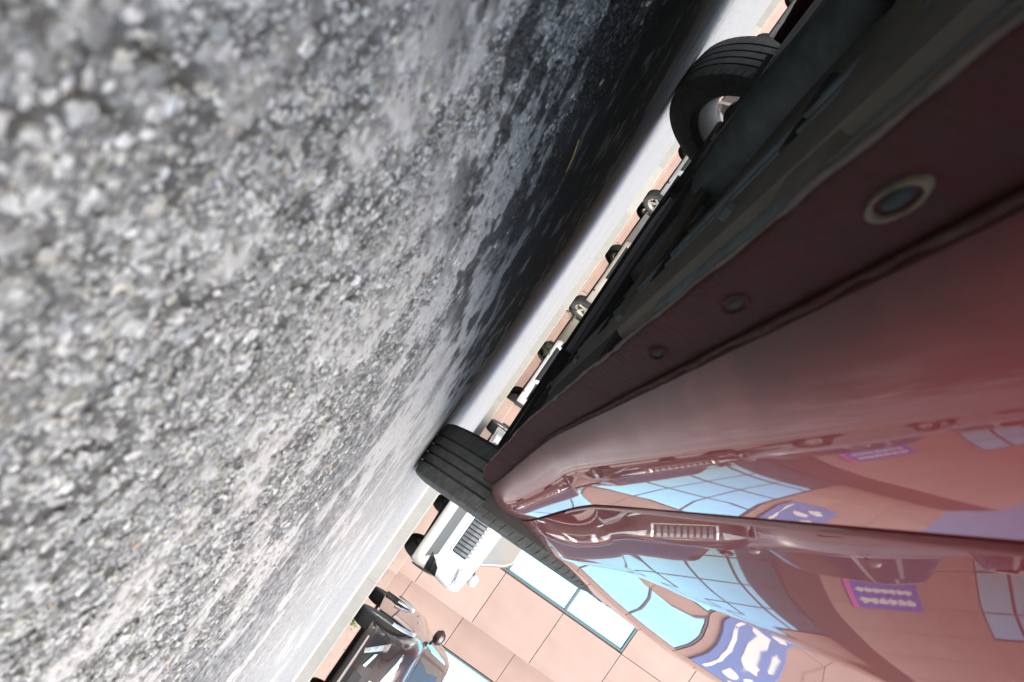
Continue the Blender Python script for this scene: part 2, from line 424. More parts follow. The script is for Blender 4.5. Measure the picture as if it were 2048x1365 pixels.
# loose-looking aggregate stones bedded in the nearest asphalt
def ico(sub):
    import bmesh
    bm = bmesh.new(); bmesh.ops.create_icosphere(bm, subdivisions=sub, radius=1)
    v = np.array([q.co[:] for q in bm.verts]); f = np.array([[q.index for q in t.verts] for t in bm.faces]); bm.free(); return v, f
def stones():
    xs_, ys_, ss_ = [], [], []
    for (cell, y0, y1, mean, sg) in ((.0023, .06, .46, .00112, .34), (.0034, .44, .85, .00155, .32), (.013, .06, .7, .0021, .20)):
        gx, gy = np.meshgrid(np.arange(-.55, .70, cell), np.arange(y0, y1, cell))
        x = (gx + rng.uniform(-.48, .48, gx.shape)*cell).ravel(); y = (gy + rng.uniform(-.48, .48, gx.shape)*cell).ravel()
        k = np.abs(x - .05) < .13 + .58*y
        x = x[k]; y = y[k]
        film = filmf(x, y)
        pit = vnoise(x*120, y*120, 5)*.6 + vnoise(x*260, y*260, 6)*.4
        k = (rng.random(x.shape) < (1 - .85*film) * (1 - .85*sstep((y - .45)/.4))) & ((pit < .62) | (rng.random(x.shape) < .45))
        xs_.append(x[k]); ys_.append(y[k]); ss_.append(np.clip(rng.lognormal(math.log(mean), sg, k.sum()), .0006, .0034))
    x = np.concatenate(xs_); y = np.concatenate(ys_); size = np.concatenate(ss_)
    near = size > .0022
    outV = []; outF = []; outC = []; off = 0
    for sub, sel in ((2, near), (1, ~near)):
        bv, bf = ico(sub); ids = np.nonzero(sel)[0]; m_ = len(ids); nv = len(bv)
        variants = [bv * (1 + .55*(rng.random((nv, 1)) - .5)) for _ in range(12)]
        variants = [np.sign(q)*np.abs(q)**.72 for q in variants]
        va = np.stack(variants)[rng.integers(0, 12, m_)]
        sc = np.stack([size[ids]*rng.uniform(.8, 1.45, m_), size[ids]*rng.uniform(.7, 1.1, m_), size[ids]*rng.uniform(.5, .85, m_)], -1)
        va = va*sc[:, None, :]*1.12
        va[..., 2] = np.minimum(va[..., 2], (size[ids]*rng.uniform(.12, .5, m_))[:, None])
        a = rng.uniform(0, 2*math.pi, m_); t = rng.normal(0, .16, m_)
        c, s = np.cos(t)[:, None], np.sin(t)[:, None]
        xx, zz = va[..., 0]*c + va[..., 2]*s, -va[..., 0]*s + va[..., 2]*c
        c, s = np.cos(a)[:, None], np.sin(a)[:, None]
        X = xx*c - va[..., 1]*s + x[ids][:, None]; Y = xx*s + va[..., 1]*c + y[ids][:, None]
        zc = crossfall(x[ids], y[ids]) + micro(x[ids], y[ids]) + size[ids]*rng.uniform(-.20, .10, m_)
        zc = zc - .0012*(rng.random(m_) < .15)
        Z = zz + zc[:, None]
        outV.append(np.stack([X, Y, Z], -1).reshape(-1, 3))
        outF.append((bf[None] + (np.arange(m_)*nv)[:, None, None] + off).reshape(-1, 3)); off += m_*nv
        g = np.where(rng.random(m_)*.6 + vnoise(x[ids]*150, y[ids]*150, 31)*.4 < .36, rng.uniform(.42, .62, m_), rng.uniform(.18, .42, m_))
        g = g*(1 - .88*darkf(x[ids], y[ids]))
        col = np.stack([g*.99, g*1.005, g*1.015], -1)
        q = rng.random(m_)
        col[q < .04] *= np.array([.94, .99, 1.05]); col[(q > .05) & (q < .15)] *= np.array([1.06, 1.02, .9])
        tan = (q > .9987); col[tan] = np.array([.55, .38, .19])*rng.uniform(.8, 1.2, (tan.sum(), 1))
        outC.append(np.repeat(col, nv, 0))
    V = np.concatenate(outV); F = np.concatenate(outF); Cc = np.concatenate(outC)
    o = np_mesh("asphalt_aggregate", V, F, M_STONE, False)
    ca = o.data.color_attributes.new("stone", 'FLOAT_COLOR', 'POINT')
    ca.data.foreach_set("color", np.concatenate([Cc, np.ones((len(Cc), 1))], 1).astype(np.float32).ravel())
    tag(o, "small grey and tan aggregate stones bedded in the nearest asphalt", "gravel", kind="stuff")
    return o
stones()

# pavements and kerbs: a near one on the right, one set back on the left
KR, KL = 5.3, 13.0
def gz(x, y): return float(crossfall(np.array(x), np.array(y)))
pv = MB()
pv.add([(1.1, KR+.14, .092), (40, KR+.14, .092), (40, 40, .092), (2.15, 40, .092), (2.15, KL, .092)], [(0, 1, 2, 3, 4)])
pv.add([(-45, KL+.14, .085), (2.15, KL+.14, .085), (2.15, 40, .085), (-45, 40, .085)], [(0, 1, 2, 3)])
tag(pv.build("pavement", M_PAVE), "grey raised pavement in front of the pink building", kind="structure")
def kerb(x0, y0, x1, y1, top, base, wdt=.14):
    d = Vector((x1-x0, y1-y0, 0)); L = d.length; d.normalize(); nrm = Vector((-d.y, d.x, 0))
    prof = [(0, base-.05), (0, top-.012), (.012, top+.004), (wdt, top+.005), (wdt, base-.05)]
    P = []
    for t in (0, L):
        P.append([Vector((x0, y0, 0)) + d*t + nrm*u + Vector((0, 0, z)) for u, z in prof])
    return MB().grid([[tuple(q) for q in r] for r in P]), d
k1, _ = kerb(.96, KR, 40, KR, .095, 0)
K1 = k1.build("kerb", M_KERB)
tag(K1, "grey concrete kerb in front of the white car", kind="structure")
k2, _ = kerb(-45, KL, 2.0, KL, .088, -.06)
K2 = k2.build("kerb", M_KERB2)
tag(K2, "cream kerb edge along the far left pavement", kind="structure")
k3, _ = kerb(2.0, KL, .96, KR, .095, -.02)
tag(k3.build("kerb", M_KERB), "side return of the grey kerb", kind="structure")
def stones_on(root, x0, x1, y, top, base, m_):
    first = None
    for q in np.arange(x0, x1 - .5, 1.0):
        if first is None: o = first = MB().bbox((.006, -.006, base), (.994, .12, top + .008), .010).build("kerb_stone", m_, root)
        else: o = first.copy(); COL.objects.link(o)
        o.location = (q, y + random.uniform(-.003, .002), random.uniform(-.003, .002)); o.parent = root
stones_on(K1, .97, 14, KR, .095, -.03, M_KERB)
stones_on(K2, -16, 2.0, KL, .088, -.08, M_KERB2)
g = MB().bbox((.9, KR-.22, -.02), (40, KR+.002, .013), .004)
tag(g.build("gutter_strip", M_GUT), "pale cream gutter strip along the near kerb", kind="structure")

# ------------------------------------------------------------------ wheels
def tyre_mesh(r, wd, rr, nb=64, detail=True, s_out=1):
    """tyre around X axis, centred; s_out = +1 if the outer face is +X"""
    h = wd/2
    tr = h*.86
    prof = [(-h*.72, rr), (-h*.93, rr+.018), (-h, (r+rr)/2), (-h*.985, r-.04), (-h*.93, r-.016), (-tr, r-.006)]
    gro = [-.52, -.16, .18, .53]
    if detail:
        for gpos in gro:
            gx = gpos*tr; prof += [(gx-.0035, r-.0008), (gx-.0022, r-.008), (gx+.0022, r-.008), (gx+.0035, r-.0008)]
    prof += [(tr, r-.006), (h*.93, r-.016), (h*.985, r-.04), (h, (r+rr)/2), (h*.93, rr+.018), (h*.72, rr)]
    V = []; F = []; k = len(prof)
    angs = []
    for i in range(nb):
        a = 2*math.pi*i/nb; da = 2*math.pi/nb
        if detail: angs += [(a, 0), (a + da*.80, 0), (a + da*.84, 1), (a + da*.96, 1)]
        else: angs += [(a, 0)]
    for (a, notch) in angs:
        for (x, q) in prof:
            if notch and abs(x) > tr*.60 and q > r - .03: q -= .0028
            aa = a + (x*1.2 if detail and abs(x) > tr*.55 else 0)
            V.append((x, q*math.cos(aa), q*math.sin(aa)))
    n = len(angs)
    for i in range(n):
        j = (i+1) % n
        for q in range(k-1): F.append((i*k+q, i*k+q+1, j*k+q+1, j*k+q))
    return MB().add(V, F)
def rim_mesh(rr, wd, nsp=5, s_out=1):
    h = wd/2; mb = MB()
    mb.add(*lathe([(-h*.80, rr+.008), (-h*.74, rr+.012), (-h*.66, rr-.004), (-h*.2, rr-.03), (h*.2, rr-.026), (h*.66, rr-.004), (h*.74, rr+.012), (h*.80, rr+.008)], 48))
    for i in range(nsp):
        a = 2*math.pi*i/nsp
        P = []
        for t in np.linspace(0, 1, 5):
            rad = .045 + (rr-.045-.012)*t; wdh = .030 - .008*t; xo = s_out*h*(.55 + .12*t - .25*(1-t)**2)
            row = []
            for (u, dx) in ((-1, -.012), (-.7, .006), (.7, .006), (1, -.012)):
                c, s = math.cos(a), math.sin(a)
                row.append((xo + s_out*dx, rad*c - u*wdh*s, rad*s + u*wdh*c))
            P.append(row)
        mb.grid(P)
    mb.add(*lathe([(s_out*h*.45, .0), (s_out*h*.45, .035), (s_out*h*.3, .065), (s_out*h*.0, .07)], 24))
    return mb
WCACHE = {}
def wheel(parent, loc, r, wd, rr, s_out, detail=False, nsp=5, dusty=False, rimmat=None, rot=0.0, steer=0.0):
    key = (r, wd, rr, s_out, detail, nsp, dusty, rimmat.name if rimmat else "")
    if key not in WCACHE:
        hub = MB(); h = wd/2
        hub.add(*lathe([(-s_out*h*.30, .0), (-s_out*h*.30, .05), (-s_out*h*.22, .055), (-s_out*h*.22, rr*.66), (-s_out*h*.08, rr*.66), (-s_out*h*.08, .06), (s_out*h*.3, .055), (s_out*h*.3, 0)], 32))
        hub.bbox((min(-s_out*h*.5, 0), rr*.38, -.06), (max(-s_out*h*.5, 0), rr*.74, .06), .01)
        o = hub.build("wheel", M_HUB, None, True, ang=35)
        t = tyre_mesh(r, wd, rr, detail=detail, nb=72 if detail else 40, s_out=s_out).build("tyre", M_TYRED if dusty else M_TYRE, o, True, ang=28)
        q = rim_mesh(rr, wd, nsp, s_out).build("rim", rimmat or M_RIM, o, True, ang=35)
        WCACHE[key] = o; o.parent = parent
    else:
        o = copy_tree(WCACHE[key], parent)
    o.location = loc; o.rotation_euler = (rot, 0, steer)
    return o

# ------------------------------------------------------------------ car shells
def outline(W, L, n, N, ygaps):
    u = np.linspace(0, 2*math.pi, 8001)
    c, s = np.cos(u), np.sin(u)
    ex = np.sign(c)*np.abs(c)**(2/n); ey = np.sign(s)*np.abs(s)**(2/n)
    P = np.stack([ex*W/2, ey*L/2], -1); d = np.concatenate([[0], np.cumsum(np.hypot(*np.diff(P, axis=0).T))])
    t = np.linspace(0, d[-1], N+1)[:-1]
    uu = list(np.interp(t, d, u))
    for yg in ygaps:                              # extra columns at panel gaps, both sides
        for o in (-.0045, -.0025, .0025, .0045):
            e = np.clip((yg+o)/(L/2), -1, 1); sv = np.sign(e)*abs(e)**(n/2); a = math.asin(sv)
            uu += [a % (2*math.pi), (math.pi - a) % (2*math.pi)]
    uu = np.array(sorted(uu))
    c, s = np.cos(uu), np.sin(uu)
    return np.sign(c)*np.abs(c)**(2/n), np.sign(s)*np.abs(s)**(2/n)

class Shell:
    """lower body of a car: closed rings from the sill up, then a cap (bonnet, deck)"""
    def __init__(s, W, L, n, N, rows, ztop, crown, ygaps=(), gaprows=(0, 0), extra=None):
        s.W, s.L, s.n, s.rows, s.ztop = W, L, n, rows, ztop
        ex, ey = outline(W, L, n, N, ygaps); s.ex, s.ey = ex, ey
        zt = lambda y: np.interp(y, [q[0] for q in ztop], [q[1] for q in ztop])
        R = []
        for i, (ix, iyf, iyr, a, b) in enumerate(rows):
            hw = W/2 - ix
            iy = np.where(ey > 0, iyf, iyr)*np.abs(ey)**6
            x = ex*hw; y = ey*L/2 - np.sign(ey)*iy
            z = a + b*zt(y)
            if extra is not None: x = x + np.sign(ex)*extra(y, z)*np.clip((np.abs(ex)-.85)/.1, 0, 1)
            if gaprows[0] <= i <= gaprows[1]:
                for yg in ygaps:
                    gsel = (np.abs(y - yg) < .0035) & (np.abs(ex) > .9); x = np.where(gsel, x - np.sign(ex)*.02, x)
            R.append(np.stack([x, y, z], -1))
        s.nside = len(R)
        last = R[-1]
        for f in (.985, .95, .85, .65, .4, .15, 0):
            q = last.copy(); q[:, 0] *= f; q[:, 2] += crown*(1-f*f) + .012*(1-f)**.5*0
            R.append(q)
        s.P = np.stack(R)
        s.deleted = set()
    def arches(s, centres, Ra):
        P = s.P; k = s.nside
        for (yc, zc) in centres:
            for i in range(k):
                side = np.abs(s.ex) > .80
                dy = P[i, :, 1]-yc; dz = P[i, :, 2]-zc; d = np.hypot(dy, dz)
                near = side & (np.abs(d-Ra) < .017) & (dz > -.25)
                f = Ra/np.maximum(d, 1e-6)
                P[i, near, 1] = yc + dy[near]*f[near]; P[i, near, 2] = zc + dz[near]*f[near]
        s.centres, s.Ra = centres, Ra
    def faces(s, key):
        """key(i, j, centre) -> part name ; returns {name: MB}"""
        P = s.P; a, b = P.shape[:2]; out = {}
        C = (P[:-1] + P[1:] + np.roll(P, -1, 1)[:-1] + np.roll(P, -1, 1)[1:]) / 4
        maps = {}
        for i in range(a-1):
            for j in range(b):
                c = C[i, j]
                if i < s.nside-1 and abs(s.ex[j]) > .80:
                    if any(math.hypot(c[1]-yc, c[2]-zc) < s.Ra for yc, zc in s.centres): continue
                nm = key(i, j, c)
                if nm is None: continue
                mb, mp = out.setdefault(nm, (MB(), {}))
                ids = []
                for (ii, jj) in ((i, j), (i, (j+1) % b), (i+1, (j+1) % b), (i+1, j)):
                    t = mp.get((ii, jj))
                    if t is None: t = len(mb.v); mp[(ii, jj)] = t; mb.v.append(tuple(P[ii, jj]))
                    ids.append(t)
                mb.f.append(tuple(ids))
        return {q: v[0] for q, v in out.items()}
    def front_y(s, x, z):
        zs = [r[3] + r[4]*s.ztop[-1][1] for r in s.rows]
        ix = np.interp(z, zs, [r[0] for r in s.rows]); iy = np.interp(z, zs, [r[1] for r in s.rows])
        e = min(.999, abs(x)/(s.W/2-ix)); ey = (1-e**s.n)**(1/s.n)
        return ey*s.L/2 - iy*ey**6

def greenhouse(W, rows, N=120, n=4.2):
    """rows: (half width, y rear, y front, z rear, z front)"""
    ex, ey = outline(2, 2, n, N, ())
    P = []
    for (hw, y0, y1, z0, z1) in rows:
        y = (y0+y1)/2 + ey*(y1-y0)/2
        P.append(np.stack([ex*hw, y, z0 + (z1-z0)*(ey+1)/2], -1))
    last = P[-1]; (hw, y0, y1, z0, z1) = rows[-1]
    for f in (.96, .8, .5, .2, 0):
        q = last.copy(); q[:, 0] *= f; q[:, 1] = (y0+y1)/2 + (q[:, 1]-(y0+y1)/2)*(f*.25+.75) if f > 0 else (y0+y1)/2 + (q[:, 1]-(y0+y1)/2)*.75
        q[:, 2] += .035*(1-f*f); P.append(q)
    return np.stack(P), ex, ey
def green_parts(P, ex, ey, nrow, pillars, glass_rows):
    a, b = P.shape[:2]; out = {}
    for i in range(a-1):
        for j in range(b):
            jj = (j+1) % b
            e = (abs(ex[j])+abs(ex[jj]))/2; f = (ey[j]+ey[jj])/2
            c = (P[i, j]+P[i, jj]+P[i+1, j]+P[i+1, jj])/4
            if i >= nrow-1: nm = "roof"
            elif not (glass_rows[0] <= i < glass_rows[1]): nm = "pillar_frame"
            elif e < .80: nm = "windscreen" if f > 0 else "rear_window"
            elif abs(f) > .86: nm = "pillar_frame"
            elif any(abs(c[1]-q) < .045 for q in pillars): nm = "pillar_frame"
            else:
                bay = sum(c[1] > q for q in pillars)
                nm = ("side_window", bay, 1 if ex[j] > 0 else 0)
            mb, mp = out.setdefault(nm, (MB(), {})); ids = []
            for t in ((i, j), (i, jj), (i+1, jj), (i+1, j)):
                if t not in mp: mp[t] = len(mb.v); mb.v.append(tuple(P[t]))
                ids.append(mp[t])
            mb.f.append(tuple(ids))
    return {q: v[0] for q, v in out.items()}

def liner(parent, x0, x1, yc, zc, Ra, name="arch_liner"):
    V, F = lathe([(x0, Ra*.98), (x1, Ra+.004)], 30, R_(-18), R_(198), closed=False)
    mb = MB().add([(q[0], q[1]+yc, q[2]+zc) for q in V], F)
    V, F = lathe([(x0, .09), (x0, Ra*.98)], 30, R_(-18), R_(198), closed=False)
    mb.add([(q[0], q[1]+yc, q[2]+zc) for q in V], F)
    return mb.build(name, M_UNDD, parent, True, recalc=False)

def patch(shell, quad, nx=8, nz=5, off=.006, depth=.03):
    """solid patch laid on the nose of a shell; quad = four (x, z) corners"""
    q = [np.array(t, float) for t in quad]; A = []; B = []
    for i in range(nz+1):
        v = i/nz; ra = []; rb = []
        for j in range(nx+1):
            u = j/nx
            t = (q[0]*(1-u)+q[1]*u)*(1-v) + (q[3]*(1-u)+q[2]*u)*v
            y = shell.front_y(t[0], t[1]); ra.append((t[0], y+off, t[1])); rb.append((t[0], y+off-depth, t[1]))
        A.append(ra); B.append(rb)
    mb = MB().grid(A)
    edge = A[0] + [r[-1] for r in A[1:]] + A[-1][::-1][1:] + [r[0] for r in A[::-1]][1:-1]
    edgb = B[0] + [r[-1] for r in B[1:]] + B[-1][::-1][1:] + [r[0] for r in B[::-1]][1:-1]
    mb.grid([edge + [edge[0]], edgb + [edgb[0]]])
    return mb

def mirror(parent, x, y, z, sgn, m_):
    mb = MB(); P = []
    for i, t in enumerate(np.linspace(-1, 1, 7)):
        s_ = math.sqrt(max(0.02, 1-abs(t)**2.6))
        P.append([(x + sgn*(.10 + .10*t), y + .06*s_*math.cos(a)*(.6 if math.cos(a) < 0 else 1), z + .075*s_*math.sin(a)) for a in np.linspace(0, 2*math.pi, 13)])
    mb.grid(P)
    o = mb.build("mirror", m_, parent, True)
    MB().tube([(x - sgn*.03, y, z-.06), (x + sgn*.06, y, z-.03)], .018, 8).build("mirror_stalk", M_BLACK, o, True)
    return o

def parked_car(name, label, paintm, loc, rz, spec, group=None, rimmat=None):
    """front of the car is +Y locally"""
    W, L, H = spec["W"], spec["L"], spec["H"]; r = spec["r"]; hz = spec["hood"]; n = spec.get("n", 6.0)
    root = empty(name, loc, rz); tag(root, label, "car", group)
    fo = spec.get("fo", .86); yf = L/2 - fo; yr = yf - spec["wb"]
    ztop = [(-L/2, hz-.02), (-L/2+.25, hz+.02), (yr, hz+.03), (yf-.55, hz), (yf, hz-.05), (L/2-.25, hz-.13), (L/2, hz-.2)]
    cl = spec.get("clear", .2)
    rows = [(.12, .14, .16, cl, 0), (.055, .05, .08, cl+.006, 0), (.045, .015, .03, cl+.05, 0), (.045, .0, 0, cl+.12, 0), (.05, .01, 0, cl+.2, 0),
            (.035, .02, .01, .12, .5), (.012, .02, .02, .1, .62), (.0, .03, .02, .08, .74), (.004, .045, .03, .06, .84), (.02, .07, .04, .02, .94), (.045, .11, .07, 0, 1.0)]
    gaps = (yf-.62, yf-1.62)
    sh = Shell(W, L, n, 150, rows, ztop, .05, gaps, (2, 9))
    Ra = r*1.13
    sh.arches([(yf, r), (yr, r)], Ra)
    cowl = yf-.52
    def key(i, j, c):
        if i >= sh.nside-1: return "bonnet" if c[1] > cowl else "tail_deck" if c[1] < yr-.1 else "shelf"
        if c[1] > yf+.18: return "front_bumper"
        if c[1] < yr-.22: return "rear_bumper"
        sd = "r" if sh.ex[j] > 0 else "l"
        if i < 2: return ("sill", sd)
        if c[1] > gaps[0]: return ("wing", sd)
        if c[1] > gaps[1]: return ("door", sd)
        if c[1] > yr+.30: return ("rear_door", sd)
        return ("rear_wing", sd)
    for nm, mb in sh.faces(key).items():
        mb.build(nm[0] if isinstance(nm, tuple) else nm, M_BLACK if nm == "shelf" else paintm, root, True, ang=50)
    MB().bbox((-W/2+.18, -L/2+.16, cl-.005), (W/2-.18, L/2-.16, cl+.10), .02).build("underbody", M_UNDD, root)
    rows_g = [(W/2-.055, yr-.35, cowl+.02, hz+.045, hz-.0), (W/2-.07, yr-.33, cowl-.04, hz+.075, hz+.045),
              (W/2-.16, yr-.02, cowl-.55, hz+(H-hz)*.72, hz+(H-hz)*.72), (W/2-.205, yr+.10, cowl-.74, H-.075, H-.07), (W/2-.235, yr+.16, cowl-.82, H-.045, H-.04)]
    P, ex, ey = greenhouse(W, rows_g)
    cnt = 0
    for nm, mb in green_parts(P, ex, ey, len(rows_g), (gaps[1]+.02, yr+.02), (1, 3)).items():
        if isinstance(nm, tuple): mb.build("side_window", M_DGLASS, root, True)
        elif nm in ("windscreen", "rear_window"): mb.build(nm, spec.get("glass", M_DGLASS), root, True)
        else: mb.build(nm, paintm, root, True)
    rr = r*.66
    for sx in (-1, 1):
        for yc in (yf, yr):
            wheel(root, (sx*(W/2-.145), yc, r), r, .2, rr, sx, rimmat=rimmat, nsp=spec.get("nsp", 5), rot=random.uniform(0, 1), dusty=spec.get("dusty", False))
            liner(root, sx*(W/2-.36), sx*(W/2-.03), yc, r, Ra)
        mirror(root, sx*(W/2-.05), cowl-.25, hz+.10, sx, paintm)
        for q in (gaps[0]-.86, gaps[1]-.72):
            MB().bbox((sx*(W/2+.005)-.012, q, hz*.80), (sx*(W/2+.005)+.012, q+.16, hz*.80+.025), .008).build("door_handle", M_CHROME, root)
    return root, sh, (yf, yr, cowl, Ra)

def sedan_front(root, sh, style):
    hz = sh.ztop[-1][1]; W = sh.W
    g = style
    # grilles
    for (x0, x1, z0, z1, sl) in g["grille"]:
        gr = patch(sh, [(x0+.02, z0), (x1-.02, z0), (x1, z1), (x0, z1)], off=.004).build("grille", M_BLACK, root)
        for k in range(sl):
            xm = x0+.03 + (x1-x0-.06)*(k+.5)/sl; wd = (x1-x0)/sl*.30
            patch(sh, [(xm-wd, z0+.012), (xm+wd, z0+.012), (xm+wd, z1-.012), (xm-wd, z1-.012)], 1, 3, off=.016).build("slat", M_SLAT, gr)
        t = .018
        for q in ([(x0-t, z0-t), (x1+t, z0-t), (x1+t, z0), (x0-t, z0)], [(x0-t, z1), (x1+t, z1), (x1+t, z1+t), (x0-t, z1+t)],
                  [(x0-t, z0+.001), (x0+.012, z0+.001), (x0, z1-.001), (x0-t, z1-.001)], [(x1-.012, z0+.001), (x1+t, z0+.001), (x1+t, z1-.001), (x1, z1-.001)]):
            patch(sh, q, 6, 2, off=.022).build("grille_trim", M_CHROME, gr)
    for sx in (-1, 1):
        for nm, q, m_, off in g["side"]:
            qq = [(sx*x, z) for x, z in q]
            patch(sh, qq, 8, 4, off=off).build(nm, m_, root, False)
    for nm, q, m_, off in g["mid"]:
        patch(sh, q, 16, 3, off=off).build(nm, m_, root)

# ------------------------------------------------------------------ the red car
RED_L, RED_W = 4.15, 1.64
YC = .975                                         # car centre ahead of the camera along the car
AX = 2.18 - YC; AXR = AX - 2.55
croot_xy = (-.82*math.cos(TH) + YC*math.sin(TH), .82*math.sin(TH) + YC*math.cos(TH))
RED = empty("red_car", (croot_xy[0], croot_xy[1], -.0088), -TH, R_(-.68))
tag(RED, "glossy dark red car close overhead, seen from under its sill", "car")
def ext(y, z):
    Y = y + YC
    s1 = sstep((Y-1.02)/.80)*sstep((3.0-Y)/.5)
    s2 = sstep((.12-Y)/.4)*sstep((Y+1.1)/.4)
    fz = np.interp(z, [.15, .27, .36, .6, .80, .93], [.085, .066, .040, .024, .01, 0])
    return np.maximum(s1, s2)*fz
FR = .03
rws = [(.160, .20, .22, .192), (.152, .185, .2, .1945), (.141, .16, .18, .202), (.130, .13, .14, .2125), (.1207, .10, .1, .225), (.1145, .075, .08, .237),
       (.1100, .05, .06, .250), (.1072, .04, .05, .264), (.1057, .035, .045, .279), (.1052, .03, .04, .2965),
       (.1095, .026, .035, .2970), (.1095, .025, .03, .3005), (.1022, .024, .028, .3008), (.1011, .023, .027, .3028), (.0886, .02, .02, .325), (.0756, .01, .01, .350), (.0650, .0, .0, .375), (.0592, .0, 0, .392),
       (.0579, .0, 0, .3965), (.0562, 0, 0, .4005), (.0550, 0, 0, .407), (.0526, 0, 0, .425), (.0462, 0, 0, .465), (.0365, .01, .0, .515), (.0245, .02, .0, .575), (.0125, .03, .01, .64), (.004, .05, .02, .695)]
rows = [(a, b, c, z, 0.0) for a, b, c, z in rws]
rows += [(.0, .06, .03, .355, .40), (.003, .08, .04, .30, .50), (.012, .11, .05, .165, .74), (.026, .15, .07, .055, .92), (.05, .22, .10, 0, 1.0)]
zt = [(-RED_L/2, .93), (-RED_L/2+.4, .97), (AXR, .975), (-.2, .96), (AX-.55, .945), (AX, .90), (RED_L/2-.3, .80), (RED_L/2, .72)]
GA, GB = 1.655 - YC, .17 - YC
S0 = 12                                            # first door row
shr = Shell(RED_W, RED_L, 6.0, 420, rows, zt, .06, (GA, GB), (13, len(rows)-2), ext)
RA = .348; WR = .312
shr.arches([(AX, WR), (AXR, WR)], RA)
def keyr(i, j, c):
    if i >= shr.nside-1: return "bonnet" if c[1] > AX-.5 else "tail_deck" if c[1] < AXR-.1 else "shelf"
    side = abs(shr.ex[j]) > .9
    sd = "r" if shr.ex[j] > 0 else "l"
    if 9 <= i <= 10 and -.36 < c[1]-AXR and c[1] < AX-.3: return ("door_seal", sd)
    if c[1] > AX+.22: return "front_bumper" if c[2] < .62 else "nose_panel"
    if c[1] < AXR-.22: return "rear_bumper" if c[2] < .62 else "tail_panel"
    if i < 1: return ("sill_underside", sd)
    if i < 9: return ("sill", sd)
    if c[1] > GA+.0027: return ("wing", sd)
    if c[1] > GA-.0027: return ("door_gap", sd, 1)
    if c[1] > GB+.0027: return ("door", sd)
    if c[1] > GB-.0027: return ("door_gap", sd)
    if c[1] > AXR+.38: return ("rear_door", sd)
    return ("rear_wing", sd)
for nm, mb in shr.faces(keyr).items():
    nm0 = nm[0] if isinstance(nm, tuple) else nm
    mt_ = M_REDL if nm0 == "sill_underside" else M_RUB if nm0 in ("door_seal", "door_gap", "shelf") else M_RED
    o = mb.build(nm0, mt_, RED, True, ang=62)
# greenhouse
rg = [(RED_W/2-.055, AXR-.42, AX-.42, .985, .955), (RED_W/2-.07, AXR-.40, AX-.46, 1.01, .98), (RED_W/2-.17, AXR-.05, AX-.98, 1.30, 1.29), (RED_W/2-.225, AXR+.12, AX-1.2, 1.405, 1.40), (RED_W/2-.26, AXR+.18, AX-1.28, 1.43, 1.425)]
P_, ex_, ey_ = greenhouse(RED_W, rg)
for nm, mb in green_parts(P_, ex_, ey_, len(rg), (GB-.03, AXR+.05), (1, 3)).items():
    if isinstance(nm, tuple): mb.build("side_window", M_DGLASS, RED, True)
    else: mb.build(nm, M_DGLASS if nm in ("windscreen", "rear_window") else M_RED, RED, True)
for sx in (-1, 1):
    mirror(RED, sx*(RED_W/2-.05), AX-.72, 1.03, sx, M_RED)
    for yc in (AX, AXR):
        wheel(RED, (sx*(.738), yc, WR), WR, .185, .205, sx, detail=True, rot=.3)
        liner(RED, sx*.50, sx*.80, yc, WR, RA-.004)
        # arch lip
        V = []; rowsP = []
        for a in np.linspace(R_(8), R_(172), 40):
            yy = yc + (RA-.002)*math.cos(a); zz = WR + (RA-.002)*math.sin(a)
            ixr = float(np.interp(zz, [q[3] for q in rws], [q[0] for q in rws])) if zz < .71 else 0
            xx = RED_W/2 - ixr + float(ext(np.array(yy), np.array(zz)))
            rowsP.append([(sx*(xx-.004), yy, zz), (sx*(xx-.002), yc+(RA-.008)*math.cos(a), WR+(RA-.008)*math.sin(a)), (sx*(xx-.03), yc+(RA-.010)*math.cos(a), WR+(RA-.010)*math.sin(a))])
        MB().grid(rowsP).build("arch_lip", M_RED, RED, True)
